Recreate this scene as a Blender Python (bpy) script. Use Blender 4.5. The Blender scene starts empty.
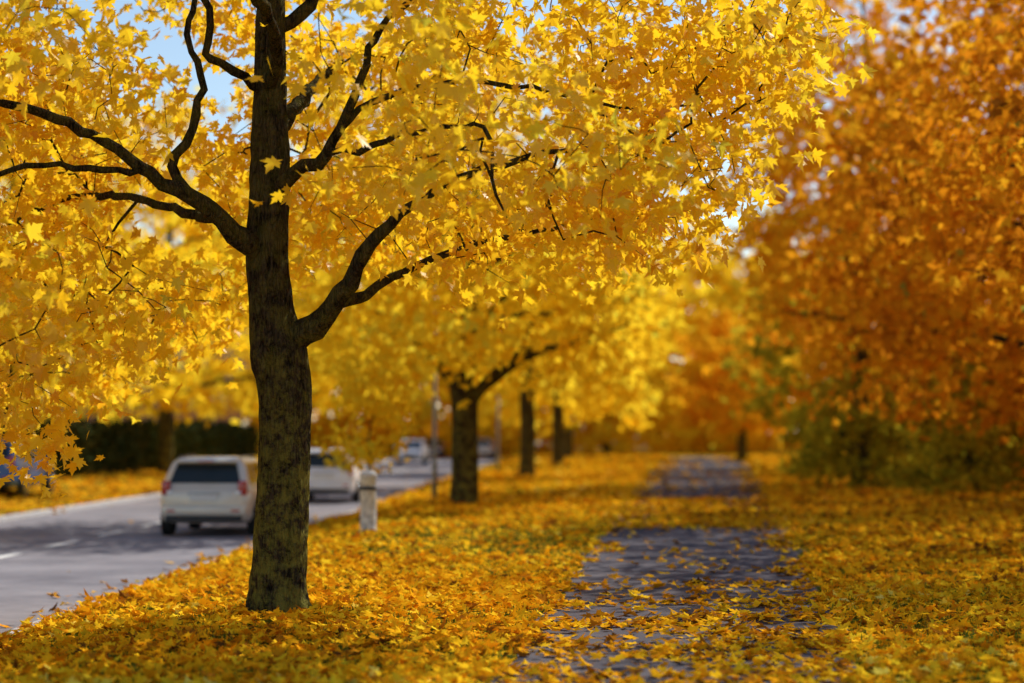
import bpy, bmesh, math, random
import numpy as np
from mathutils import Vector, Matrix
random.seed(4); RS=np.random.RandomState
scene=bpy.context.scene
scene.view_settings.view_transform='Standard'; scene.view_settings.look='None'
scene.view_settings.exposure=0; scene.view_settings.gamma=1

# ---------------------------------------------------------------- materials
def new_mat(name):
    m=bpy.data.materials.new(name); m.use_nodes=True
    nt=m.node_tree; nt.nodes.clear()
    return m,nt,nt.nodes,nt.links
def ramp(n,stops):
    r=n.new('ShaderNodeValToRGB'); e=r.color_ramp.elements
    while len(e)<len(stops): e.new(0.5)
    for i,(p,c) in enumerate(stops):
        e[i].position=p; e[i].color=(*c,1)
    return r
def leaf_mat(name,stops,trans=0.5,gloss=0.0):
    m,nt,n,l=new_mat(name)
    a=n.new('ShaderNodeAttribute'); a.attribute_name='rnd'
    r=ramp(n,stops); l.new(a.outputs['Fac'],r.inputs[0])
    p=n.new('ShaderNodeBsdfDiffuse'); l.new(r.outputs[0],p.inputs['Color'])
    o=n.new('ShaderNodeOutputMaterial'); out=p.outputs[0]
    if trans>0:
        t=n.new('ShaderNodeBsdfTranslucent')
        mx=n.new('ShaderNodeMixShader'); mx.inputs[0].default_value=trans
        l.new(r.outputs[0],t.inputs['Color'])
        l.new(out,mx.inputs[1]); l.new(t.outputs[0],mx.inputs[2]); out=mx.outputs[0]
    if gloss>0:
        g=n.new('ShaderNodeBsdfGlossy'); g.inputs['Roughness'].default_value=.4
        m2=n.new('ShaderNodeMixShader'); m2.inputs[0].default_value=gloss
        l.new(out,m2.inputs[1]); l.new(g.outputs[0],m2.inputs[2]); out=m2.outputs[0]
    l.new(out,o.inputs[0])
    return m
def simple(name,col,rough=0.6,metal=0.0,noise=0.0,scale=20,bump=0.0,coat=0.0):
    m,nt,n,l=new_mat(name)
    p=n.new('ShaderNodeBsdfPrincipled'); o=n.new('ShaderNodeOutputMaterial')
    p.inputs['Roughness'].default_value=rough; p.inputs['Metallic'].default_value=metal
    p.inputs['Coat Weight'].default_value=coat
    tc=n.new('ShaderNodeTexCoord'); nz=n.new('ShaderNodeTexNoise'); nz.inputs['Scale'].default_value=scale
    nz.inputs['Detail'].default_value=6
    l.new(tc.outputs['Object'],nz.inputs['Vector'])
    d=tuple(max(0,c*(1-noise)) for c in col); u=tuple(min(1,c*(1+noise)) for c in col)
    r=ramp(n,[(0.3,d),(0.7,u)]); l.new(nz.outputs[0],r.inputs[0]); l.new(r.outputs[0],p.inputs['Base Color'])
    if bump:
        b=n.new('ShaderNodeBump'); b.inputs['Strength'].default_value=bump; b.inputs['Distance'].default_value=0.02
        l.new(nz.outputs[0],b.inputs['Height']); l.new(b.outputs[0],p.inputs['Normal'])
    l.new(p.outputs[0],o.inputs[0]); return m
def bark_mat(name,dark,light,moss,mossamt=0.5):
    m,nt,n,l=new_mat(name)
    p=n.new('ShaderNodeBsdfDiffuse'); o=n.new('ShaderNodeOutputMaterial')
    tc=n.new('ShaderNodeTexCoord'); mp=n.new('ShaderNodeMapping'); mp.inputs['Scale'].default_value=(1,1,0.22)
    l.new(tc.outputs['Object'],mp.inputs[0])
    v=n.new('ShaderNodeTexVoronoi'); v.feature='DISTANCE_TO_EDGE'; v.inputs['Scale'].default_value=26
    nz=n.new('ShaderNodeTexNoise'); nz.inputs['Scale'].default_value=14; nz.inputs['Detail'].default_value=8
    l.new(mp.outputs[0],nz.inputs['Vector'])
    ad=n.new('ShaderNodeVectorMath'); ad.operation='MULTIPLY_ADD'; ad.inputs[1].default_value=(.12,.12,.12)
    l.new(nz.outputs['Color'],ad.inputs[0]); l.new(mp.outputs[0],ad.inputs[2]); l.new(ad.outputs[0],v.inputs['Vector'])
    mm=n.new('ShaderNodeMath'); mm.operation='MULTIPLY_ADD'; mm.inputs[1].default_value=1.6
    l.new(v.outputs[0],mm.inputs[0]); l.new(nz.outputs[0],mm.inputs[2])
    r=ramp(n,[(0.4,dark),(0.85,light)]); l.new(mm.outputs[0],r.inputs[0])
    n2=n.new('ShaderNodeTexNoise'); n2.inputs['Scale'].default_value=4.5; n2.inputs['Detail'].default_value=10; n2.inputs['Roughness'].default_value=.78
    l.new(tc.outputs['Object'],n2.inputs['Vector'])
    r2=ramp(n,[(0.44,(0,0,0)),(0.57,(mossamt,)*3)]); l.new(n2.outputs[0],r2.inputs[0])
    sx=n.new('ShaderNodeSeparateXYZ'); l.new(tc.outputs['Object'],sx.inputs[0])
    mr=n.new('ShaderNodeMapRange'); mr.inputs[1].default_value=3.4; mr.inputs[2].default_value=.8; mr.inputs[3].default_value=.32; mr.inputs[4].default_value=1
    l.new(sx.outputs[2],mr.inputs[0])
    mu=n.new('ShaderNodeMath'); mu.operation='MULTIPLY'; l.new(r2.outputs[0],mu.inputs[0]); l.new(mr.outputs[0],mu.inputs[1])
    mx=n.new('ShaderNodeMix'); mx.data_type='RGBA'
    l.new(mu.outputs[0],mx.inputs[0]); l.new(r.outputs[0],mx.inputs[6]); mx.inputs[7].default_value=(*moss,1)
    l.new(mx.outputs[2],p.inputs['Color'])
    b=n.new('ShaderNodeBump'); b.inputs['Strength'].default_value=1.0; b.inputs['Distance'].default_value=0.06
    l.new(mm.outputs[0],b.inputs['Height']); l.new(b.outputs[0],p.inputs['Normal'])
    l.new(p.outputs[0],o.inputs[0]); return m

M_yel=leaf_mat('maple_leaf_yellow',[(0.0,(.50,.20,.01)),(0.13,(.84,.44,.012)),(0.38,(.94,.61,.015)),(0.75,(.96,.70,.026)),(1.0,(.70,.68,.05))],0.58,.03)
M_yel2=leaf_mat('maple_leaf_yellow_far',[(0.0,(.72,.38,.01)),(0.3,(.95,.63,.018)),(0.75,(.97,.76,.04)),(1.0,(.76,.76,.07))],0.58)
M_org=leaf_mat('golden_oak_leaf',[(0.0,(.12,.045,.008)),(0.25,(.46,.155,.009)),(0.55,(.82,.32,.011)),(0.85,(.90,.50,.02)),(1.0,(.36,.34,.04))],0.48)
M_org2=leaf_mat('bright_orange_leaf',[(0.0,(.60,.24,.01)),(0.5,(.90,.45,.013)),(1.0,(.93,.62,.028))],0.52)
M_grn=leaf_mat('yellow_green_leaf',[(0.0,(.10,.10,.012)),(0.35,(.34,.32,.022)),(0.75,(.66,.54,.03)),(1.0,(.84,.60,.04))],0.5)
M_hedge=leaf_mat('hedge_leaf',[(0.0,(.02,.028,.010)),(0.6,(.05,.065,.022)),(1.0,(.12,.10,.03))],0)
M_lit=leaf_mat('fallen_leaf',[(0.0,(.12,.05,.012)),(0.10,(.40,.15,.012)),(0.26,(.84,.35,.011)),(0.55,(.95,.52,.013)),(0.86,(.96,.65,.025)),(1.0,(.94,.80,.18))],.15)
M_grass=leaf_mat('grass_blade',[(0.0,(.06,.10,.012)),(0.6,(.13,.19,.02)),(1.0,(.27,.28,.04))],.2)
M_bark=bark_mat('maple_bark',(.009,.007,.005),(.075,.058,.04),(.25,.23,.05),0.9)
M_bark2=bark_mat('bark_mossy',(.02,.015,.01),(.10,.085,.055),(.24,.21,.05),0.8)

def ground_mat():
    m,nt,n,l=new_mat('leafy_grass_ground')
    p=n.new('ShaderNodeBsdfDiffuse'); o=n.new('ShaderNodeOutputMaterial')
    tc=n.new('ShaderNodeTexCoord')
    nz=n.new('ShaderNodeTexNoise'); nz.inputs['Scale'].default_value=6; nz.inputs['Detail'].default_value=4
    l.new(tc.outputs['Object'],nz.inputs['Vector'])
    ad=n.new('ShaderNodeVectorMath'); ad.operation='MULTIPLY_ADD'; ad.inputs[1].default_value=(.15,.15,.15)
    l.new(nz.outputs['Color'],ad.inputs[0]); l.new(tc.outputs['Object'],ad.inputs[2])
    v=n.new('ShaderNodeTexVoronoi'); v.inputs['Scale'].default_value=9; l.new(ad.outputs[0],v.inputs['Vector'])
    sp=n.new('ShaderNodeSeparateColor'); l.new(v.outputs['Color'],sp.inputs[0])
    r=ramp(n,[(0.0,(.14,.06,.012)),(0.3,(.50,.21,.012)),(0.6,(.84,.42,.015)),(1.0,(.94,.58,.02))]); l.new(sp.outputs[0],r.inputs[0])
    g=ramp(n,[(0.35,(.04,.05,.008)),(0.7,(.15,.17,.02))]); l.new(nz.outputs[0],g.inputs[0])
    n3=n.new('ShaderNodeTexNoise'); n3.inputs['Scale'].default_value=.35; n3.inputs['Detail'].default_value=7; n3.inputs['Roughness'].default_value=.65
    l.new(tc.outputs['Object'],n3.inputs['Vector'])
    r3=ramp(n,[(0.36,(.75,)*3),(0.58,(.15,)*3)]); l.new(n3.outputs[0],r3.inputs[0])
    gt=n.new('ShaderNodeMath'); gt.operation='LESS_THAN'; l.new(sp.outputs[1],gt.inputs[0]); l.new(r3.outputs[0],gt.inputs[1])
    mx=n.new('ShaderNodeMix'); mx.data_type='RGBA'; l.new(gt.outputs[0],mx.inputs[0]); l.new(r.outputs[0],mx.inputs[6]); l.new(g.outputs[0],mx.inputs[7])
    l.new(mx.outputs[2],p.inputs['Color'])
    b=n.new('ShaderNodeBump'); b.inputs['Strength'].default_value=0.6; b.inputs['Distance'].default_value=0.03
    l.new(sp.outputs[2],b.inputs['Height']); l.new(b.outputs[0],p.inputs['Normal'])
    l.new(p.outputs[0],o.inputs[0]); return m
def asphalt_mat(name,a,b_,fine=90):
    m,nt,n,l=new_mat(name)
    p=n.new('ShaderNodeBsdfDiffuse'); o=n.new('ShaderNodeOutputMaterial')
    tc=n.new('ShaderNodeTexCoord')
    n1=n.new('ShaderNodeTexNoise'); n1.inputs['Scale'].default_value=.6; n1.inputs['Detail'].default_value=8; n1.inputs['Roughness'].default_value=.7
    n2=n.new('ShaderNodeTexNoise'); n2.inputs['Scale'].default_value=fine; n2.inputs['Detail'].default_value=3
    l.new(tc.outputs['Object'],n1.inputs[0]); l.new(tc.outputs['Object'],n2.inputs[0])
    md=n.new('ShaderNodeMath'); md.operation='MULTIPLY_ADD'; md.inputs[1].default_value=.5
    l.new(n2.outputs[0],md.inputs[0]); l.new(n1.outputs[0],md.inputs[2])
    r=ramp(n,[(0.55,a),(0.95,b_)]); l.new(md.outputs[0],r.inputs[0]); l.new(r.outputs[0],p.inputs['Color'])
    b=n.new('ShaderNodeBump'); b.inputs['Strength'].default_value=0.5; b.inputs['Distance'].default_value=0.006
    l.new(n2.outputs[0],b.inputs['Height']); l.new(b.outputs[0],p.inputs['Normal'])
    l.new(p.outputs[0],o.inputs[0]); return m
M_ground=ground_mat()
M_road=asphalt_mat('road_asphalt',(.18,.17,.19),(.36,.335,.35))
M_path=asphalt_mat('path_asphalt',(.085,.077,.09),(.18,.165,.175))
M_kerb=simple('granite_kerb',(.46,.45,.46),.9,0,.25,12,.3)
M_paint=simple('road_paint',(.82,.81,.78),.8,0,.12,9)

# ---------------------------------------------------------------- mesh accumulator
class Acc:
    def __init__(s): s.v=[];s.l=[];s.n=[];s.m=[];s.r=[];s.s=[];s.c=0
    def add(s,v,f,mat=0,rnd=None,smooth=True):
        v=np.asarray(v,np.float32).reshape(-1,3); f=np.asarray(f,np.int32)
        s.v.append(v); s.l.append((f+s.c).ravel()); s.n.append(np.full(len(f),f.shape[1],np.int32))
        s.m.append(np.full(len(f),mat,np.int32)); s.s.append(np.full(len(f),smooth,bool))
        s.r.append(np.zeros(len(v),np.float32) if rnd is None else np.asarray(rnd,np.float32))
        s.c+=len(v)
    def build(s,name,mats,loc=(0,0,0)):
        v=np.concatenate(s.v)-np.array(loc,np.float32); L=np.concatenate(s.l); N=np.concatenate(s.n)
        me=bpy.data.meshes.new(name); me.vertices.add(len(v)); me.vertices.foreach_set('co',v.astype(np.float32).ravel())
        me.loops.add(len(L)); me.loops.foreach_set('vertex_index',L)
        me.polygons.add(len(N)); st=np.zeros(len(N),np.int32); st[1:]=np.cumsum(N)[:-1]
        me.polygons.foreach_set('loop_start',st)
        me.polygons.foreach_set('material_index',np.concatenate(s.m))
        me.polygons.foreach_set('use_smooth',np.concatenate(s.s))
        me.update(calc_edges=True)
        a=me.attributes.new('rnd','FLOAT','POINT'); a.data.foreach_set('value',np.concatenate(s.r))
        for m in mats: me.materials.append(m)
        o=bpy.data.objects.new(name,me); scene.collection.objects.link(o); o.location=loc
        return o
def nrmz(a): return a/np.maximum(np.linalg.norm(a,axis=-1,keepdims=True),1e-6)

half=[(.38,-.06),(.32,.09),(.25,.17),(.52,.25),(.47,.35),(.68,.58),(.44,.55),(.20,.48),(.30,.70),(.16,.75)]
rim=[(0,.05)]+half+[(0,1.05)]+[(-x,y) for x,y in half[::-1]]
tv=[(0,.3)]+rim
HI_V=np.array([(x,y-.1,.30*abs(x)-.35*(y-.3)**2) for x,y in tv],np.float32)
HI_F=np.array([(0,i,i%len(rim)+1) for i in range(1,len(rim)+1)],np.int32)
LO_V=np.array([(0,0,0),(.42,0,.1),(.58,.5,.15),(.20,.5,.03),(0,1,-.15),(-.20,.5,.03),(-.58,.5,.15),(-.42,0,.1)],np.float32)
LO_F=np.array([(0,1,2,3),(0,3,4,5),(0,5,6,7)],np.int32)
def leaves(acc,pos,nor,tip,size,rnd,hi,mat,rs):
    n=nrmz(nor); t=nrmz(tip-(tip*n).sum(1,keepdims=True)*n); s=np.cross(t,n)
    V,F=(HI_V,HI_F) if hi else (LO_V,LO_F)
    k=len(V); c=rs.uniform(-.6,1.8,len(pos)); wx=rs.uniform(.7,1.05,len(pos))
    v=pos[:,None]+size[:,None,None]*(V[None,:,0,None]*(s*wx[:,None])[:,None]+V[None,:,1,None]*t[:,None]+(V[None,:,2]*c[:,None])[:,:,None]*n[:,None])
    f=(F[None]+(np.arange(len(pos))*k)[:,None,None]).reshape(-1,F.shape[1])
    acc.add(v.reshape(-1,3),f,mat,np.repeat(rnd,k),False)

def tube(acc,pts,rad,seg,mat=0,rough=0.0,rs=None,flare=None):
    pts=np.array(pts,float); rad=np.array(rad,float); n=len(pts)
    if n<2: return
    tan=np.gradient(pts,axis=0); tan=nrmz(tan)
    u=np.cross(tan[0],[0.31,1,0.05]); u/=np.linalg.norm(u)+1e-9
    ang=np.arange(seg)*2*math.pi/seg; V=[]
    for i in range(n):
        u=u-tan[i]*np.dot(u,tan[i]); u/=np.linalg.norm(u)+1e-9
        w=np.cross(tan[i],u)
        r=np.full(seg,rad[i])
        if rough:
            z=pts[i,2]; r=r*(1+rough*(np.sin(ang*5+z*1.1+.5)*.35+np.sin(ang*9+2+z*.9)*.25+np.sin(ang*3-z*1.7)*.5+np.sin(ang*14+z*6)*.15+rs.normal(0,.16,seg)))
        V.append(pts[i]+np.outer(np.cos(ang)*r,u)+np.outer(np.sin(ang)*r,w))
    V=np.concatenate(V)
    i=np.arange(n-1)[:,None]*seg; j=np.arange(seg)[None]; j2=(j+1)%seg
    F=np.stack([i+j,i+j2,i+seg+j2,i+seg+j],-1).reshape(-1,4)
    acc.add(V,F,mat,None,True)

def clump(p,ph,sc):
    x,y,z=p[:,0]*sc+ph,p[:,1]*sc+ph*1.7,p[:,2]*sc*1.3-ph
    return (np.sin(x*1.3+np.sin(y*1.1)*1.4)+np.sin(y*1.5+z+np.sin(x*.9))+np.sin(z*1.9+x*.6+np.sin(y*1.7)))/3

class Skel:
    def __init__(s): s.p=[];s.par=[];s.fix=[]
    def add(s,p,par,r=0): s.p.append(tuple(p));s.par.append(par);s.fix.append(r);return len(s.p)-1
    def chain(s,start,pts,r0,r1,rs=None,sub=3,jit=.03):
        P=[np.array(s.p[start])]+[np.array(q,float) for q in pts]
        ids=[];cur=start;n=len(P)-1
        for i in range(n):
            a=P[max(i-1,0)];b=P[i];c=P[i+1];d=P[min(i+2,n)]
            for k in range(1,sub+1):
                t=k/sub
                q=.5*((2*b)+(-a+c)*t+(2*a-5*b+4*c-d)*t*t+(-a+3*b-3*c+d)*t**3)
                if rs is not None and k<sub: q=q+rs.normal(0,jit,3)
                f=(i+t)/n; cur=s.add(q,cur,r0*(1-f)+r1*f); ids.append(cur)
        return ids
def grow(sk,att,rs,r_tip=.005,sag=.12):
    P=np.zeros((len(sk.p)+len(att)*8,3)); n=len(sk.p); P[:n]=sk.p
    d0=np.array([np.min(((P[:n]-a)**2).sum(1)) for a in att]); tips=[]
    allow=np.array([0 if i<4 and sk.fix[i]>.1 else 1 for i in range(n)]+[1]*(len(P)-n))
    for a in att[np.argsort(d0)]:
        dd=((P[:n]-a)**2).sum(1); below=np.maximum(P[:n,2]-a[2],0); dd=dd+below*.3+ (1-allow[:n])*50
        i=int(np.argmin(dd)); p0=P[i].copy(); L=np.linalg.norm(a-p0); k=max(2,min(7,int(L/.3)+1)); cur=i
        bow=rs.normal(0,.10,3)*L; bow[2]+=sag*L
        for j in range(1,k+1):
            t=j/k; q=p0+(a-p0)*t+bow*math.sin(math.pi*t)+(rs.normal(0,.025,3) if j<k else 0)
            cur=sk.add(q,cur,0); P[n]=q; n+=1
        tips.append(cur)
    return tips
def skel_mesh(acc,sk,mat,seg_big=16,r_tip=.005,expo=2.3,rs=None,rmin=0.0,trunkrough=.1):
    n=len(sk.p); w=np.zeros(n); kids=[[] for _ in range(n)]
    for i in range(n):
        if sk.par[i]>=0: kids[sk.par[i]].append(i)
    R=np.zeros(n)
    for i in range(n-1,-1,-1):
        if not kids[i]: w[i]=r_tip**expo
        if sk.par[i]>=0: w[sk.par[i]]+=w[i]
        R[i]=w[i]**(1/expo)
        if sk.fix[i]>0: R[i]=sk.fix[i]
    for i in range(n):
        if sk.par[i]>=0 and sk.fix[sk.par[i]]>0: R[i]=min(R[i],max(R[sk.par[i]],sk.fix[i]))
    stack=[(0,None)]
    while stack:
        i,pr=stack.pop(); pts=[];rad=[]
        if pr is not None: pts.append(sk.p[pr]); rad.append(min(R[pr],R[i]*1.25))
        while True:
            pts.append(sk.p[i]);rad.append(R[i])
            if not kids[i]: rad[-1]*=.5;break
            ks=sorted(kids[i],key=lambda q:-R[q])
            for q in ks[1:]: stack.append((q,i))
            i=ks[0]
        mr=max(rad)
        if mr<rmin: continue
        seg=seg_big if mr>.12 else (8 if mr>.04 else (5 if mr>.012 else 3))
        tube(acc,pts,rad,seg,mat,trunkrough if mr>.15 else (.12 if mr>.04 else 0),rs)
def foliage(acc,centres,per,spread,size,hi,mat,rs,axis,ph,up=.45,out=.35,rnd_j=.9,cshift=0.):
    c=np.repeat(centres,per,axis=0); N=len(c)
    off=rs.normal(0,1,(N,3))*np.array([spread,spread,spread*.62]); pos=c+off
    outv=nrmz((pos-axis)*np.array([1,1,.3]))
    nor=np.array([0,0,up])+outv*out+rs.normal(0,1,(N,3))*rnd_j*.55
    tip=outv*.5+np.array([0,0,-.8])+rs.normal(0,1,(N,3))*.5
    sz=size*rs.uniform(.6,1.25,N)
    cl=np.repeat(rs.uniform(0,1,len(centres)),per)*.26+.17*(clump(pos,ph,.8)+1)-.06
    r=np.clip(cl+rs.beta(2,2,N)*.6+cshift,0,1)
    leaves(acc,pos,nor,tip,sz,r,hi,mat,rs)

def make_tree(name,pos,seed,H,R,zlo,ncl,per,lsize,mats,trunk_r=.28,fork=2.6,limbs=None,hi=False,spread=.42,acc=None,nl=9,lean=(0,0),cshift=0.,thr=-.25,rmin=0.004):
    rs=RS(seed); own=acc is None
    if own: acc=Acc()
    x0,y0,z0=pos; sk=Skel(); root=sk.add((0,0,-.1),-1,trunk_r*1.35)
    tr=sk.chain(root,[(0,0,.25),(lean[0]*.1,0,fork*.45),(lean[0]*.25,lean[1]*.2,fork)],trunk_r*1.12,trunk_r,rs,4,min(.01,trunk_r*.1))
    top=sk.chain(tr[-1],[(lean[0]*.5+rs.normal(0,.15),rs.normal(0,.15),fork+(H-fork)*.33),(lean[0]*.8+rs.normal(0,.3),rs.normal(0,.3),fork+(H-fork)*.6),(lean[0],rs.normal(0,.3),H*.93)],trunk_r*.8,min(.03,trunk_r*.3),rs,5,.05)
    for k in range(nl):
        a=k*2.399+rs.uniform(-.4,.4); st=(tr[-1:]+top)[min(int(k*10/nl),10)]
        b=np.array(sk.p[st]); rr=R*rs.uniform(.6,.85)*(1-.35*k/nl); dz=rs.uniform(.15,.5)*rr
        d=np.array([math.cos(a),math.sin(a),0])
        sk.chain(st,[b+d*rr*.35+[0,0,dz*.55],b+d*rr*.7+[0,0,dz*.8],b+d*rr+[0,0,dz]],trunk_r*.42*(1-.04*k),min(.025,trunk_r*.2),rs,3,.06)
    for lb in (limbs or []):
        near=min(range(len(sk.p)),key=lambda i:sum((sk.p[i][q]-lb[0][q])**2 for q in range(3)))
        sk.chain(near,lb[1:],trunk_r*.5,.03,rs,3,.03)
    A=[]
    zc=zlo+(H-zlo)*.42
    while len(A)<ncl:
        p=rs.uniform(-1,1,(4000,3)); q=p*[R,R,1]; q[:,2]=zlo+(p[:,2]+1)/2*(H-zlo)
        hh=np.where(q[:,2]>zc,(q[:,2]-zc)/(H-zc),(zc-q[:,2])/(zc-zlo+.01)*.75)
        rad=np.sqrt(p[:,0]**2+p[:,1]**2+hh**2)*(1+.22*clump(q,seed*2.1,.55))
        ok=(rad<1)&((rad>.5)|(rs.rand(len(p))<.25))&(clump(q,seed*.77,1.1)>thr)
        A+=list(q[ok])
    A=np.array(A[:ncl]); A[:,0]+=lean[0]*.6
    grow(sk,A,rs,min(.005,trunk_r*.1))
    off=np.array([x0,y0,z0]); sk.p=[tuple(np.array(p)+off) for p in sk.p]
    skel_mesh(acc,sk,0,14,min(.005,trunk_r*.1),rs=rs,rmin=rmin)
    foliage(acc,A+off,per,spread,lsize,hi,1,rs,off+[0,0,zc],seed*1.3,cshift=cshift)
    if own: return acc.build(name,mats,(x0,y0,z0))

# ---------------------------------------------------------------- terrain
def edge(y): return -5.42+.033*y
def pathc(y): return 2.05+.098*(np.minimum(y,130)-22.9)
def pathw(y): return np.clip(2.75+.028*(y-20),2.5,4.6)
def sm(t): t=np.clip(t,0,1); return t*t*(3-2*t)
def gz(x,y):
    e=x-edge(y); z=np.where(e>0,-.185+.185*sm((e-.15)/2.1),-.305)
    z=np.where(e<-7.4,-.185+.5*sm((-e-8.6)/5),z)
    z=np.where((e<=0.07)&(e>=-7.47),-.305,z)
    r=x-pathc(y); z=z+np.where(r>4,.55*sm((r-4)/14)+.05*np.sin(x*.9+y*.35)*sm((r-4)/3),0)
    z=z+np.where(e<-9,.04*np.sin(x*.8+y*.5),0)
    return z
es=[-700,-300,-150,-90,-60,-45,-36,-30,-26,-22,-19,-17,-15.5,-14,-13,-12,-11,-10.3,-9.6,-9,-8.6,-8.1,-7.56,-7.471,-7.469,-5,-2.5,0,.069,.071,.16,.5,.9,1.3,1.7,2.25,3,4]+list(np.arange(5,34,.8))+[36,40,46,55,70,100,160,300,700]
ys=[-300,-120,-60,-30,-20]+list(np.arange(-15,150,1.5))+[160,175,200,240,300,400,600,1000,2000]
E,Y=np.meshgrid(np.array(es,float),np.array(ys,float)); X=E+edge(np.minimum(Y,400)); 
Z=gz(X,np.minimum(Y,400)); nx=len(es);ny=len(ys)
i=np.arange(ny-1)[:,None]*nx;j=np.arange(nx-1)[None]
F=np.stack([i+j,i+j+1,i+nx+j+1,i+nx+j],-1).reshape(-1,4)
a=Acc();a.add(np.stack([X,Y,Z],-1).reshape(-1,3),F,0,None,True);a.build('ground',[M_ground])
def strip(name,fx0,fx1,z,y0,y1,step,mat,z1=None):
    yy=np.arange(y0,y1+.01,step); n=len(yy)
    k=np.linspace(0,1,5)
    V=np.stack([np.stack([fx0(yy)*(1-t)+fx1(yy)*t,yy,np.full(n,z)],-1) for t in k],1).reshape(-1,3)
    i=np.arange(n-1)[:,None]*5;j=np.arange(4)[None]
    a=Acc();a.add(V,np.stack([i+j,i+j+1,i+5+j+1,i+5+j],-1).reshape(-1,4),0,None,False);return a.build(name,[mat])
strip('road',lambda y:edge(y)-7.4,lambda y:edge(y)+0*y,-.300,-60,398,4,M_road)
strip('footpath',lambda y:pathc(y)-pathw(y)/2+.07*np.sin(y*1.3)+.05*np.sin(y*3.1),lambda y:pathc(y)+pathw(y)/2+.07*np.sin(y*1.1+1)+.05*np.sin(y*2.7),.006,-30,135,.5,M_path)
def kerb(name,e0,e1):
    a=Acc()
    for k in range(-30,150):
        y0=k*1.0+.006;y1=k*1.0+.994; dz=random.uniform(-.004,.004)
        zb,zt=-.33,-.18+dz; v=[]
        for y in (y0,y1):
            for e,z in ((e0,zb),(e0,zt-.02),(e0+.02,zt),(e1-.02,zt),(e1,zt-.02),(e1,zb)): v.append((edge(y)+e,y,z))
        f=[(q,q+1,q+7,q+6) for q in range(5)]
        a.add(v,f,0,None,False)
        a.add(v,[(0,5,4,3)],0);a.add(v,[(6,7,8,9)],0)
    y0,y1=150,398;v=[(edge(y0)+e0,y0,-.33),(edge(y0)+e0,y0,-.18),(edge(y0)+e1,y0,-.18),(edge(y1)+e0,y1,-.33),(edge(y1)+e0,y1,-.18),(edge(y1)+e1,y1,-.18)]
    a.add(v,[(0,1,4,3),(1,2,5,4)],0,None,False)
    return a.build(name,[M_kerb])
kerb('kerb',0,.15);kerb('kerb',-7.55,-7.4)
a=Acc()
for k in range(-8,60):
    y0=34.7+k*3.75;y1=y0+2.0
    a.add([(edge(y0)-3.88,y0,-.295),(edge(y0)-3.71,y0,-.295),(edge(y1)-3.71,y1,-.295),(edge(y1)-3.88,y1,-.295)],[(0,1,2,3)],0,None,False)
a.build('road_centre_marking',[M_paint])

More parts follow.
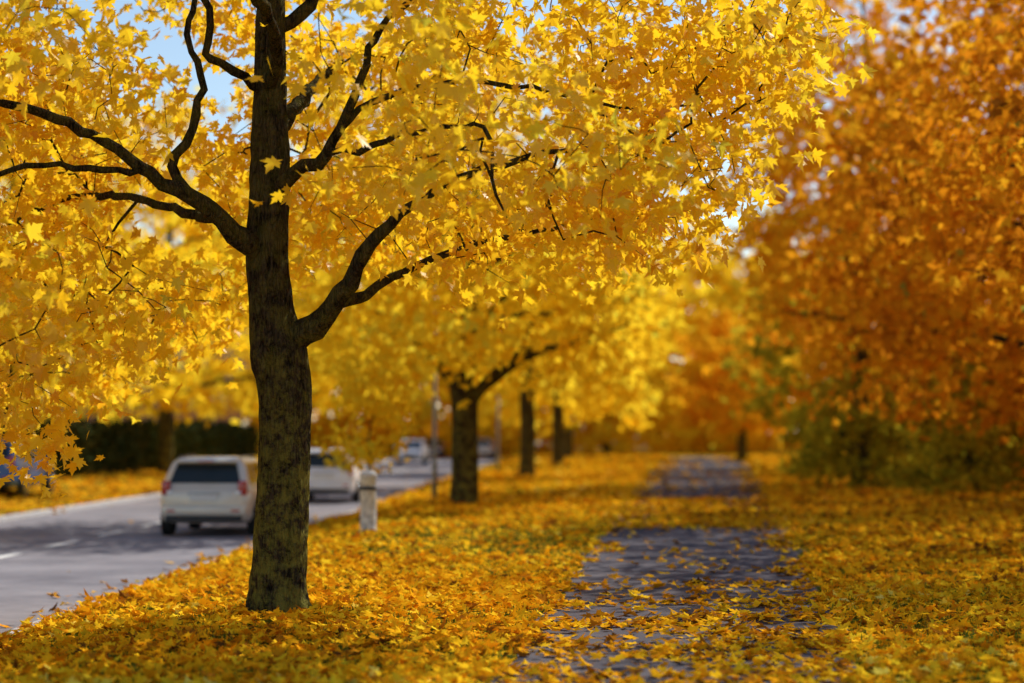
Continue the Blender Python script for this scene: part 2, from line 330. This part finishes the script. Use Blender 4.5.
# ---------------------------------------------------------------- main maple
def main_maple():
    rs=RS(11); acc=Acc(); sk=Skel(); X0,Y0=-2.19,18.8
    r=sk.add((0,0,-.12),-1,.36)
    def tc(st,pts):
        cur=st;ids=[]
        P=[np.array(sk.p[st])]+[np.array(q[:3],float) for q in pts]; RR=[sk.fix[st] or pts[0][3]]+[q[3] for q in pts]
        for i in range(len(P)-1):
            a=P[max(i-1,0)];b=P[i];c=P[i+1];d=P[min(i+2,len(P)-1)]
            m=max(2,int(np.linalg.norm(c-b)/.09)) if RR[i+1]>.12 else max(2,int(np.linalg.norm(c-b)/.12))
            for k in range(1,m+1):
                t=k/m; q=.5*((2*b)+(-a+c)*t+(2*a-5*b+4*c-d)*t*t+(-a+3*b-3*c+d)*t**3)
                if k<m: q=q+rs.normal(0,.015 if RR[i+1]<.12 else .003,3)
                if i==0 and RR[0]>RR[1]*1.3 and st!=0: rr=RR[1]
                else: rr=RR[i]*(1-t)+RR[i+1]*t
                cur=sk.add(q,cur,rr*(rs.uniform(.9,1.12) if rr<.12 else 1))
            ids.append(cur)
        return ids
    T=tc(r,[(0,0,.05,.30),(0,0,.22,.268),(.01,0,.6,.25),(.03,0,1.5,.24),(.03,0,2.1,.252),(-.02,0,2.45,.27),(-.08,0,2.85,.21),(-.12,.02,3.4,.195),(-.11,.05,3.9,.19),(-.11,.05,4.4,.18),(-.12,.08,4.9,.16),(-.13,.1,5.5,.14),(-.1,.1,6.2,.12),(0,.1,7.3,.08),(.1,0,8.8,.04)])
    R1=tc(T[5],[(.22,-.05,2.64,.13),(.52,-.28,2.87,.095),(.76,-.5,3.22,.072),(.98,-.7,3.5,.055),(1.3,-.9,3.75,.04),(1.85,-1.2,4.0,.03),(2.6,-1.5,4.15,.022),(3.5,-1.7,4.2,.012)])
    tc(R1[1],[(.75,.1,2.98,.055),(1.15,.5,3.25,.045),(1.9,1.1,3.6,.032),(2.8,1.8,3.85,.02),(3.6,2.3,4.1,.012)])
    L1=tc(T[7],[(-.32,-.15,3.5,.105),(-.52,-.32,3.68,.085),(-.78,-.5,3.87,.07),(-1.12,-.7,4.07,.056),(-1.6,-.95,4.38,.045),(-2.25,-1.2,4.6,.034),(-3.2,-1.4,4.65,.024),(-4.2,-1.6,4.3,.012)])
    tc(L1[2],[(-.95,-.5,4.15,.046),(-.76,-.5,4.5,.042),(-.70,-.45,5.0,.035),(-.84,-.4,5.4,.03),(-.8,-.3,5.9,.025),(-1.2,0,6.9,.012)])
    tc(L1[3],[(-1.5,-1.0,4.05,.032),(-2.2,-1.4,4.0,.026),(-2.9,-1.7,3.5,.02),(-3.5,-1.8,2.9,.012)])
    tc(L1[1],[(-.8,.2,3.75,.05),(-1.5,.8,4.0,.04),(-2.4,1.6,4.1,.03),(-3.4,2.3,3.8,.012)])
    R2=tc(T[8],[(.15,-.25,4.12,.072),(.48,-.5,4.27,.055),(.62,-.62,4.5,.046),(.8,-.75,4.9,.04),(.88,-.8,5.2,.034),(1.3,-1,5.6,.028),(2.2,-1.2,5.85,.022),(3.3,-1.4,5.7,.012)])
    tc(R2[1],[(.9,-.9,4.28,.032),(1.3,-1.4,4.32,.025),(1.95,-1.9,4.3,.02),(2.02,-2.0,3.85,.016),(2.15,-2.1,3.5,.01)])
    tc(R2[2],[(.9,-.5,4.75,.032),(1.6,-.4,4.95,.026),(2.5,-.2,4.9,.02),(3.6,.1,4.7,.012)])
    tc(T[10],[(-.42,-.25,5.08,.045),(-.65,-.5,5.2,.038),(-.6,-.6,5.6,.03),(-1.2,-.8,6.2,.025),(-2.4,-1.1,6.6,.012)])
    tc(T[11],[(.15,.3,5.75,.07),(.4,.5,6.1,.06),(1.2,1,6.9,.04),(2.5,1.4,7.6,.015)])
    tc(T[9],[(0,.6,4.8,.075),(.2,1.6,5.3,.06),(.3,2.8,5.7,.04),(.2,4,5.9,.015)])
    tc(T[10],[(0,-.6,5.35,.06),(-.3,-1.6,5.9,.045),(-.6,-2.8,6.3,.03),(-.8,-4,6.2,.015)])
    tc(T[12],[(.8,-.8,6.9,.05),(1.8,-2,7.2,.03),(2.6,-3.2,7,.012)])
    tc(T[12],[(-.8,.8,6.9,.05),(-1.8,2,7.2,.03),(-2.6,3.2,7,.012)])
    xs=[-5.3,-2.6,-1.9,-1.2,-.6,.3,1.1,2,3,4,4.6,5.3]; zs=[1.5,1.55,1.85,2.4,3.05,3.45,3.3,3.2,3.3,3.5,4.2,5.2]
    NC=1100;A=[]
    while len(A)<NC:
        p=rs.uniform(-1,1,(6000,3))*[5.3,5.0,4.6]; p[:,2]+=5.6
        rho=np.sqrt((p[:,0]/5.3)**2+(p[:,1]/5.0)**2)*(1+.10*clump(p,9.1,1.0))
        zlo=np.interp(p[:,0],xs,zs)+ .3*clump(p*[1,1,0],3,1.6)+.12*np.maximum(np.abs(p[:,1])-1.5,0)
        ztop=5.3+4.6*np.sqrt(np.clip(1-rho**2,0,1))
        ok=(rho<1)&(p[:,2]>zlo)&(p[:,2]<ztop)
        ok&=(clump(p,5.3,1.35)>-.03)
        core=np.sqrt(p[:,0]**2+p[:,1]**2)
        ok&=(core>1.6)|(rs.rand(len(p))<.18)
        ok&=~((p[:,1]<.3)&(np.abs(p[:,0]+.1)<.62)&(p[:,2]<5.6))
        ok&=~((p[:,1]<-.4)&(p[:,0]>-2.4)&(p[:,0]<1.25)&(p[:,2]<5.9)&(rs.rand(len(p))<.62))
        ok&=(p[:,2]<6.3)|(rs.rand(len(p))<.28)
        A+=list(p[ok])
    A=np.array(A[:NC]); grow(sk,A,rs)
    off=np.array([X0,Y0,0.]); sk.p=[tuple(np.array(q)+off) for q in sk.p]
    skel_mesh(acc,sk,0,44,rs=rs,trunkrough=.10)
    for k in range(7):
        an=k*.9+rs.uniform(-.2,.2); d=np.array([math.cos(an),math.sin(an),0]); L=rs.uniform(.31,.39)
        tube(acc,[off+d*.12+[0,0,.45],off+d*.17+[0,0,.2],off+d*.22+[0,0,.05],off+d*L+[0,0,-.06]],[.08,.10,.09,.05],9,0)
    foliage(acc,A+off,19,.26,.145,True,1,rs,off+[0,0,5],2.2,up=.35,out=.3,rnd_j=1.1)
    return acc.build('maple_tree',[M_bark,M_yel],(X0,Y0,0))
main_maple()

# row of maples along the road
make_tree('maple_tree',(-1.1,46.4,0),21,10.8,4.8,3.1,430,18,.27,[M_bark,M_yel2],.30,2.45,
    limbs=[[(0,0,2.3),(.5,-.2,2.85),(1.15,-.8,3.5),(1.9,-1.2,3.62),(3.1,-1.5,3.75)],[(0,0,2.3),(-.5,.3,3.1),(-1.2,.6,4.0),(-2.2,.8,4.6)]])
make_tree('maple_tree',(.57,74,0),22,12.5,5.2,3.0,280,17,.38,[M_bark2,M_yel2],.27,3.6)
make_tree('maple_tree',(2.3,100,0),23,14,5.5,2.8,220,17,.48,[M_bark2,M_yel2],.27,3.4)
make_tree('maple_tree',(3.6,128,0),24,15,6,2.2,200,17,.6,[M_bark2,M_yel2],.28,3.4)
make_tree('young_maple_tree',(-2.95,41,0),26,3.4,.95,1.0,60,16,.16,[M_bark2,M_yel2],.03,1.1,nl=4,spread=.16,rmin=.001)
# across the road
for k,(x,y,H,R) in enumerate([(-14.6,58,12.5,5),(-13.9,80,15,5.5),(-12.6,106,15,6),(-19,68,13,5),(-14.5,36,10,4.6)]):
    make_tree('maple_tree',(x,y,.2),31+k,H,R,2.4,230,17,.38+.05*(k in(1,2)),[M_bark,M_yel2],.28,2.8)
# woodland on the right
W=[(11.4,30.5,11,4.9,2.3,M_org),(11.9,43,13,5.2,1.9,M_org),(14.8,52,14.5,5.5,1.6,M_org),(14.2,68,16,5.6,2.0,M_org),(18.5,60,15,5.5,1.5,M_org),(17.2,86,17,6,2.2,M_org)]
for k,(x,y,H,R,zl,m) in enumerate(W):
    make_tree('oak_tree',(x,y,float(gz(np.array(x),np.array(y)))),51+k,H,R,zl,400 if k<3 else 250,17,.23+.003*(y-30),[M_bark,m],.27,2.6,thr=-.04,cshift=.0)
make_tree('oak_tree',(9.9,23,.1),61,9.5,4.4,3.0,190,17,.17,[M_bark,M_org],.25,2.8,thr=.14,cshift=.10,spread=.36)
make_tree('orange_maple_tree',(13.6,118,.2),71,8.5,4.0,1.6,180,17,.5,[M_bark,M_org2],.28,1.8,cshift=.2)
make_tree('green_oak_tree',(14.9,96,.3),72,10,4.2,1.8,160,17,.45,[M_bark,M_grn],.28,2.2)
make_tree('maple_tree',(11.2,64,.1),73,17,4.6,3.6,260,17,.38,[M_bark,M_org2],.24,4.6,cshift=.15)

# distant trees as one mass
acc=Acc(); rs=RS(5)
for k in range(14):
    x=-42+k*6.8+rs.uniform(-2,2); y=rs.uniform(150,190)
    make_tree('x',(x,y,0),100+k,rs.uniform(15,22),rs.uniform(6,8),.3,130,14,1.15,None,.35,4,acc=acc,spread=.9,rmin=.03)
for k in range(7):
    x=24+k*2.2+rs.uniform(-1,1); y=46+k*17
    make_tree('x',(x,y,.5),140+k,rs.uniform(13,17),6,1.0,110,14,.85,None,.3,3,acc=acc,spread=.8,rmin=.03,cshift=-.2)
acc.build('distant_trees',[M_bark2,M_yel2])

# bushes and hedge
def bush(name,x,y,rx,ry,h,n,ls,mat,seed):
    rs=RS(seed);acc=Acc();z=float(gz(np.array(x),np.array(y)))
    for k in range(14):
        an=rs.uniform(0,6.28);rr=rs.uniform(.3,.8)
        tube(acc,[(x+.1*math.cos(an),y+.1*math.sin(an),z-.05),(x+rx*rr*.4*math.cos(an),y+ry*rr*.4*math.sin(an),z+h*.45),(x+rx*rr*math.cos(an),y+ry*rr*math.sin(an),z+h*.85)],[.035,.025,.01],5,0)
    d=nrmz(rs.normal(0,1,(n*3,3)));d[:,2]=np.abs(d[:,2])
    rr=rs.uniform(.55,1.05,n*3)[:,None]; p=d*rr; q=p*[rx,ry,h]*(1+.15*clump(p*3,seed,1))[:,None]
    ok=clump(q,seed,1.5)>-.3; q=q[ok][:n]+[x,y,z+.1]
    foliage(acc,q,11,.24,ls,False,1,rs,np.array([x,y,z+h*.3]),seed)
    acc.build(name,[M_bark,mat],(x,y,z))
bush('yellow_green_bush',10.6,61,2.1,2.0,3.7,170,.24,M_grn,1)
bush('yellow_green_bush',12.4,53,2.2,2.2,3.3,170,.24,M_grn,2)
bush('yellow_green_bush',12.6,76,2.2,2.2,4.2,150,.28,M_grn,3)
bush('golden_bush',14.4,46,2.3,2.3,2.6,170,.22,M_org,4)
bush('golden_bush',13.9,38.5,1.9,1.9,1.7,150,.19,M_org,6)
bush('dark_bush',17.2,54,3,3,3.8,180,.26,M_hedge,7)
bush('dark_bush',15.6,68,3,3,4.6,180,.3,M_hedge,8)
def hedge(name,x0,y0,x1,y1,w,h,n,seed):
    rs=RS(seed);acc=Acc();t=rs.rand(n)
    side=rs.choice([0,1,2],n,p=[.42,.2,.38])
    lx=np.where(side==0,w/2,np.where(side==1,-w/2,rs.uniform(-w/2,w/2,n)))+rs.normal(0,.08,n)
    lz=np.where(side==2,h,rs.uniform(.05,h,n))+rs.normal(0,.07,n)+.12*np.sin(t*40)
    X=x0+(x1-x0)*t+lx; Yv=y0+(y1-y0)*t; z=gz(X,Yv)+lz
    c=np.stack([X,Yv,z],-1)
    for k in range(80):
        tt=rs.rand(); xx=x0+(x1-x0)*tt;yy=y0+(y1-y0)*tt;zz=float(gz(np.array(xx),np.array(yy)))
        tube(acc,[(xx,yy,zz-.05),(xx+rs.normal(0,.15),yy+rs.normal(0,.2),zz+h*.9)],[.04,.015],5,0)
    foliage(acc,c,8,.18,.24,False,1,rs,np.array([x0-1,y0,h/2]),seed)
    acc.build(name,[M_bark,M_hedge],(x0,y0,0))
hedge('hedge',-16.0,62,-14.7,108,1.4,1.6,1700,12)

# ---------------------------------------------------------------- fallen leaves & grass
def lit_density(x,y):
    e=x-edge(y); r=np.abs(x-pathc(y))/(pathw(y)/2)
    base=.92+.38*clump(np.stack([x,y,0*x],-1),2.0,1.1)
    green=np.exp(-((y-31)/6)**2-((x+.4)/2.4)**2); base=base*(1-.78*green)
    onp=np.where(y<20.0,.75+.35*sm((20-y)/4),np.where(y<22.5,.35,np.where(y<35,.08,np.where(y<51,1.1,.10))))
    c=clump(np.stack([x,y,0*x],-1),7.0,2.0); c2=clump(np.stack([x,y,0*x],-1),1.3,.7)
    onp=onp*(.8+1.0*np.clip(c,-.6,1))
    onp=onp+.7*sm((r-.66+.2*c+.3*c2)/.35)
    d=np.where(r<1,np.minimum(onp,1),base)
    d=np.where(e<.15,np.where(e>-1.2,.18*np.exp(e*2.2),.008),d)
    d=np.where((e<-7.4),.8,d)
    return np.clip(d,0,1.3)
acc=Acc(); rs=RS(77)
def litter(y0,y1,dens,size,hi,xl,xr,zs):
    w=xr(y1)-xl(y1); N=int((y1-y0)*w*dens)
    y=rs.uniform(y0,y1,N); x=rs.uniform(xl(y1),xr(y1),N)
    ok=(x>xl(y))&(x<xr(y))&(rs.rand(N)*1.3<lit_density(x,y)); x=x[ok];y=y[ok];n=len(x)
    r=np.abs(x-pathc(y))/(pathw(y)/2); e=x-edge(y)
    flat=(r<.95)|(e<.1)
    z=gz(x,y)+np.where(flat,.014,.02)+np.abs(rs.normal(0,1,n))*np.where(flat,.012,zs)
    tilt=np.where(flat,.24,.40)
    nor=np.stack([rs.normal(0,1,n)*tilt,rs.normal(0,1,n)*tilt,np.ones(n)*rs.choice([1,-1],n)],-1)
    tip=np.stack([rs.normal(0,1,n),rs.normal(0,1,n),np.zeros(n)],-1)
    rr=np.clip(rs.beta(1.7,1.4,n)*.88+.14*clump(np.stack([x,y,0*x],-1),4,.7)-np.where(flat,.14,0.0),0,1)
    leaves(acc,np.stack([x,y,z],-1),nor,tip,size*rs.uniform(.55,1.25,n),rr,hi,0,rs)
litter(9,17,220,.112,True,lambda y:edge(y)-1.2,lambda y:.27*y+2.5,.024)
litter(17,27,160,.12,True,lambda y:edge(y)-1.2,lambda y:.27*y+2.5,.024)
litter(27,45,72,.155,False,lambda y:edge(y)-1.2,lambda y:.27*y+2.5,.03)
litter(45,90,22,.22,False,lambda y:edge(y)-1.2,lambda y:.25*y+3,.03)
litter(36,52,45,.17,False,lambda y:pathc(y)-2.2,lambda y:pathc(y)+2.2,.02)
litter(90,140,6,.35,False,lambda y:edge(y)+0.1,lambda y:.22*y+3,.03)
litter(30,95,16,.22,False,lambda y:edge(y)-16,lambda y:edge(y)-7.4,.03)
litter(9,95,7,.13,False,lambda y:edge(y)-7.4,lambda y:edge(y),.03)
acc.build('fallen_leaves',[M_lit])
acc=Acc();N=110000
y=11+36*rs.rand(N)**1.2;x=rs.uniform(-1,1,N)*(.27*y+2.5)
ok=(x>edge(y)+.2)&(np.abs(x-pathc(y))>pathw(y)/2-.03)&(clump(np.stack([x,y,0*x],-1),1.0,1.6)+rs.rand(N)*1.2>.1);x=x[ok];y=y[ok];n=len(x)
z=gz(x,y);h=rs.uniform(.03,.085,n);an=rs.uniform(0,6.28,n);wd=.006+.0003*y
dx=np.cos(an)*wd;dy=np.sin(an)*wd;bx=rs.normal(0,.03,n);by=rs.normal(0,.03,n)
v=np.stack([np.stack([x-dx,y-dy,z-.01],-1),np.stack([x+dx,y+dy,z-.01],-1),np.stack([x+bx,y+by,z+h],-1)],1)
acc.add(v.reshape(-1,3),np.arange(n*3).reshape(-1,3),0,np.repeat(rs.rand(n),3),False)
acc.build('grass',[M_grass])

# ---------------------------------------------------------------- object helpers
def empty(name,loc,rot=0):
    o=bpy.data.objects.new(name,None);scene.collection.objects.link(o);o.location=loc;o.rotation_euler=(0,0,rot);o.empty_display_size=.3;return o
def meshobj(name,v,f,mat,parent=None,smooth=False,bevel=0,seg=2):
    bm=bmesh.new();vs=[bm.verts.new(q) for q in v];[bm.faces.new([vs[i] for i in ff]) for ff in f]
    bmesh.ops.recalc_face_normals(bm,faces=bm.faces)
    if bevel: bmesh.ops.bevel(bm,geom=list(bm.edges),offset=bevel,segments=seg,affect='EDGES',profile=.6)
    for ff in bm.faces: ff.smooth=smooth
    me=bpy.data.meshes.new(name);bm.to_mesh(me);bm.free();me.materials.append(mat)
    o=bpy.data.objects.new(name,me);scene.collection.objects.link(o);o.parent=parent;return o
def box(name,c,s,mat,parent=None,bevel=0):
    x,y,z=c;a,b,d=[q/2 for q in s]
    v=[(x+i*a,y+j*b,z+k*d) for i in(-1,1) for j in(-1,1) for k in(-1,1)]
    return meshobj(name,v,[(0,1,3,2),(4,6,7,5),(0,4,5,1),(2,3,7,6),(0,2,6,4),(1,5,7,3)],mat,parent,bevel>0,bevel)
def lathe(name,prof,c,mat,parent=None,axis='Z',seg=28):
    v=[];f=[];n=len(prof)
    for k in range(seg):
        a=2*math.pi*k/seg
        for r,h in prof:
            if axis=='Z': v.append((c[0]+r*math.cos(a),c[1]+r*math.sin(a),c[2]+h))
            else: v.append((c[0]+h,c[1]+r*math.cos(a),c[2]+r*math.sin(a)))
    for k in range(seg):
        k2=(k+1)%seg
        for i in range(n-1): f.append((k*n+i,k2*n+i,k2*n+i+1,k*n+i+1))
    f.append(tuple(k*n for k in range(seg))); f.append(tuple(k*n+n-1 for k in range(seg)))
    return meshobj(name,v,f,mat,parent,True)

M_glass=simple('car_glass',(.02,.03,.035),.06,0,.1,3)
M_tyre=simple('tyre_rubber',(.02,.02,.02),.85,0,.2,30)
M_rimm=simple('wheel_rim',(.45,.45,.46),.3,.8,.1,10)
M_red=simple('tail_light',(.45,.015,.012),.15,0,.2,40,0,.6)
M_blk=simple('black_trim',(.025,.025,.027),.5,0,.2,20)
M_plate=simple('number_plate',(.75,.75,.73),.4,0,.05,20)
M_lamp=simple('headlight',(.75,.77,.8),.1,.2,.1,20,0,.5)
def car(name,loc,yaw,paint):
    E=empty(name,loc,yaw)
    st=[(-2.17,.70,.42,.84),(-2.13,.81,.32,.93),(-1.98,.87,.26,.97),(-1.5,.89,.23,.975),(-.6,.895,.2,.955),(.3,.895,.2,.935),(1.0,.885,.22,.92),(1.45,.87,.23,.88),(1.85,.83,.26,.80),(2.06,.75,.3,.70),(2.16,.62,.36,.58)]
    rows=[]
    for y,w,zb,zt in st:
        h=zt-zb; half=[(0,zb),(w*.7,zb),(w*.93,zb+.06*h),(w*.985,zb+.22*h),(w*.97,zb+.32*h),(w*1.0,zb+.55*h),(w*.985,zb+.8*h),(w*.93,zb+.95*h),(w*.84,zb+h),(0,zb+h+.02)]
        rows.append([(x,y,z) for x,z in half]+[(-x,y,z) for x,z in half[-2:0:-1]])
    k=len(rows[0]);v=[p for r in rows for p in r];f=[]
    for i in range(len(rows)-1):
        for j in range(k): f.append((i*k+j,i*k+(j+1)%k,(i+1)*k+(j+1)%k,(i+1)*k+j))
    f.append(tuple(range(k)));f.append(tuple((len(rows)-1)*k+j for j in range(k)))
    meshobj('body_shell',v,f,paint,E,True)
    lv=[(.90,-2.10,1.20,.855),(1.0,-2.06,1.03,.825),(1.12,-1.99,.83,.79),(1.24,-1.92,.62,.755),(1.36,-1.84,.40,.715),(1.43,-1.78,.24,.68),(1.49,-1.66,.02,.61),(1.515,-1.45,-.25,.50),(1.522,-1.1,-.5,.3)]
    v=[];f=[]
    for z,y0,y1,w in lv:
        r=min(.13,w*.4)
        for cx,cy,a0 in ((w-r,y1-r,0),(-w+r,y1-r,90),(-w+r,y0+r,180),(w-r,y0+r,270)):
            for q in range(5):
                a=math.radians(a0+q*22.5); v.append((cx+r*math.cos(a),cy+r*math.sin(a),z))
    k=20
    for i in range(len(lv)-1):
        for j in range(k): f.append((i*k+j,i*k+(j+1)%k,(i+1)*k+(j+1)%k,(i+1)*k+j))
    f.append(tuple((len(lv)-1)*k+j for j in range(k)))
    meshobj('cabin',v,f,paint,E,True)
    zz=[q[0] for q in lv]
    def at(z,i): return float(np.interp(z,zz,[q[i] for q in lv]))
    def panel(nm,fn,za,zb):
        Z=sorted(set([za,zb]+[q for q in zz if za<q<zb])); v=[];f=[]
        for z in Z: v+=fn(z)
        for i in range(len(Z)-1): f.append((2*i,2*i+1,2*i+3,2*i+2))
        meshobj(nm,v,f,M_glass,E,False)
    panel('rear_window',lambda z:[(-(at(z,3)-.135),at(z,1)-.006,z),((at(z,3)-.135),at(z,1)-.006,z)],1.02,1.385)
    panel('windscreen',lambda z:[(-(at(z,3)-.13),at(z,2)+.006,z),((at(z,3)-.13),at(z,2)+.006,z)],.97,1.42)
    for s in(-1,1):
        for q,(a0,b0,a1,b1) in enumerate([(-1.75,-1.15,-1.62,-1.15),(-1.05,-.15,-1.05,-.15),(-.05,.72,-.05,.18)]):
            def fn(z,s=s,a0=a0,b0=b0,a1=a1,b1=b1):
                t=(z-1.0)/.4; return [(s*(at(z,3)+.006),a0+(a1-a0)*t,z),(s*(at(z,3)+.006),b0+(b1-b0)*t,z)]
            panel('side_window_%d'%(q+1),fn,1.0,1.40)
        box('tail_light',(s*.735,-2.12,.93),(.17,.11,.27),M_red,E,.03)
        box('reversing_light',(s*.66,-2.165,.84),(.10,.03,.08),M_lamp,E,.01)
        box('roof_rail',(s*.60,-.75,1.53),(.035,1.7,.03),M_blk,E,.01)
        box('door_mirror',(s*.98,.55,1.02),(.2,.1,.14),paint,E,.035)
        box('head_lamp',(s*.62,2.07,.68),(.3,.16,.15),M_lamp,E,.04)
        for yy in(-1.33,1.33):
            lathe('wheel_arch',[(.01,0),(.375,0),(.375,.012),(.01,.012)],(s*.905-(.012 if s<0 else 0)-.006,yy,.34),M_blk,E,'X')
            lathe('wheel',[(.2,-.1),(.29,-.1),(.32,-.07),(.325,0),(.32,.07),(.29,.1),(.2,.1)],(s*.83,yy,.32),M_tyre,E,'X')
            lathe('wheel_rim',[(.01,-.01),(.05,.01),(.17,0),(.2,.005),(.2,.02)],(s*.935,yy,.32),M_rimm,E,'X')
    box('rear_bumper',(0,-2.16,.50),(1.62,.16,.20),paint,E,.05)
    box('bumper_lower',(0,-2.15,.36),(1.45,.15,.12),M_blk,E,.03)
    box('number_plate',(0,-2.19,.74),(.52,.012,.11),M_plate,E,.002)
    box('boot_handle_trim',(0,-2.18,.83),(.62,.03,.035),M_rimm,E,.008)
    box('rear_spoiler',(0,-1.87,1.435),(1.16,.22,.035),paint,E,.012)
    box('brake_light',(0,-1.985,1.43),(.30,.012,.02),M_red,E)
    box('rear_wiper',(.1,-2.09,1.06),(.38,.012,.015),M_blk,E)
    for s in(-1,1): box('bumper_reflector',(s*.62,-2.245,.50),(.16,.01,.04),M_red,E)
    box('front_bumper',(0,2.10,.42),(1.5,.2,.22),paint,E,.06)
    box('grille',(0,2.165,.60),(.75,.05,.13),M_blk,E,.02)
    box('lower_grille',(0,2.205,.38),(.9,.02,.1),M_blk,E)
    box('front_plate',(0,2.21,.49),(.52,.01,.11),M_plate,E)
    for s in (-1,1):
        for yy in (-.62,.28): box('door_handle',(s*.902,yy,.82),(.03,.16,.03),paint,E,.01)
    return E
M_silver=simple('car_paint_silver',(.70,.64,.54),.3,.15,.03,3,0,.6)
M_white=simple('car_paint_white',(.80,.81,.83),.3,0,.03,3,0,.6)
M_dark=simple('car_paint_dark',(.06,.07,.09),.25,.3,.05,3,0,.6)
M_blue=simple('car_paint_blue',(.02,.12,.40),.3,.1,.05,3,0,.6)
yw=-math.atan(.034)
car('silver_car',(-5.80,40.2,-.297),yw,M_silver)
car('white_car',(-5.2,58,-.297),yw,M_white)
car('white_car',(-6.3,126,-.297),yw+math.pi,M_white)
car('dark_car',(-6.0,150,-.297),yw+math.pi,M_dark)
car('silver_car',(-2.2,150,-.297),yw,M_silver)
car('blue_car',(-14.2,56,float(gz(np.array(-14.2),np.array(56.)))),yw,M_blue)

M_conc=simple('weathered_concrete',(.55,.54,.50),.85,0,.45,9,.5)
B=empty('bollard',(-2.42,33.6,0))
lathe('post',[(.16,-.1),(.16,.02),(.135,.06),(.13,.92),(.14,.93),(.14,.99),(.11,1.03),(.03,1.04)],(0,0,0),M_conc,B)
lathe('dark_band',[(.134,.72),(.136,.73),(.136,.78),(.134,.79)],(0,0,0),M_blk,B)
M_steel=simple('galvanised_steel',(.22,.23,.23),.5,.5,.15,8)
def lamp(x,y,h=6.5,arm=-1.6):
    E=empty('street_lamp',(x,y,0))
    lathe('pole',[(.07,-.1),(.07,.9),(.055,.95),(.04,h)],(0,0,0),M_steel,E,seg=14)
    a=Acc();tube(a,[(0,0,h-.1),(arm*.3,0,h+.25),(arm,0,h+.35)],[.04,.035,.03],8,0);o=a.build('arm',[M_steel]);o.parent=E
    box('lamp_head',(arm-.25,0,h+.34),(.6,.22,.1),M_steel,E,.03)
lamp(-2.0,51.5);lamp(-.6,84);lamp(1.0,118)

# buildings
M_brick=simple('red_brick_wall',(.36,.17,.11),.85,0,.25,30,.2)
M_rend=simple('pale_render_wall',(.62,.62,.63),.85,0,.08,4)
M_roof=simple('roof_tiles',(.12,.07,.05),.8,0,.3,25,.3)
M_win=simple('window_glass',(.06,.08,.10),.08,0,.1,2)
def house(name,x,y,rot,w,d,h,rh,wall,cols,rows):
    E=empty(name,(x,y,.1),rot)
    box('walls',(0,0,h/2-.3),(w,d,h+.6),wall,E)
    v=[(-w/2-.4,-d/2-.5,h-.05),(w/2+.4,-d/2-.5,h-.05),(w/2+.4,d/2+.5,h-.05),(-w/2-.4,d/2+.5,h-.05),(-w/2-.4,0,h+rh),(w/2+.4,0,h+rh)]
    meshobj('roof',v,[(0,1,5,4),(3,4,5,2),(0,4,3),(1,2,5),(0,3,2,1)],M_roof,E)
    for r in range(rows):
        for c in range(cols):
            xx=-w/2+(c+.5)*w/cols; z=1.5+r*2.9
            if r==0 and c==cols//2:
                box('door',(xx,-d/2-.02,1.05),(1.0,.06,2.1),M_blk,E);continue
            box('window_frame',(xx,-d/2-.02,z),(1.3,.06,1.4),M_paint,E)
            for q in(-1,1): box('window_pane',(xx+q*.3,-d/2-.055,z),(.54,.02,1.24),M_win,E)
    box('chimney',(w*.25,.3,h+rh*.9),(.7,.7,1.4),M_brick,E)
house('brick_house',-25,132,.15,14,9,5.6,3,M_brick,5,2)
house('rendered_house',13,206,-.05,18,9,5.6,2.5,M_rend,6,2)

# ---------------------------------------------------------------- light, sky, camera
AZ=math.radians(37); EL=math.radians(38)
sd=Vector((math.sin(AZ)*math.cos(EL),math.cos(AZ)*math.cos(EL),math.sin(EL)))
sl=bpy.data.lights.new('sun','SUN');sl.energy=5.0;sl.angle=math.radians(.5);sl.color=(1,.96,.87)
so=bpy.data.objects.new('sun',sl);scene.collection.objects.link(so);so.rotation_euler=(-sd).to_track_quat('-Z','Y').to_euler();so.location=(30,30,40)
w=bpy.data.worlds.new('World');scene.world=w;w.use_nodes=True;nt=w.node_tree;nt.nodes.clear()
sky=nt.nodes.new('ShaderNodeTexSky');sky.sky_type='NISHITA';sky.sun_disc=False;sky.sun_elevation=EL;sky.sun_rotation=AZ
sky.air_density=1.0;sky.dust_density=.3
bg=nt.nodes.new('ShaderNodeBackground');bg.inputs[1].default_value=.13
ow=nt.nodes.new('ShaderNodeOutputWorld');nt.links.new(sky.outputs[0],bg.inputs[0]);nt.links.new(bg.outputs[0],ow.inputs[0])
cam=bpy.data.cameras.new('camera');co=bpy.data.objects.new('camera',cam);scene.collection.objects.link(co);scene.camera=co
co.location=(0,0,1.7);co.rotation_euler=(math.radians(90)+math.atan(90.5/1991),0,0)
cam.lens=70;cam.sensor_width=36;cam.clip_end=5000;cam.clip_start=.1
cam.dof.use_dof=True;cam.dof.focus_distance=18.2;cam.dof.aperture_fstop=.75
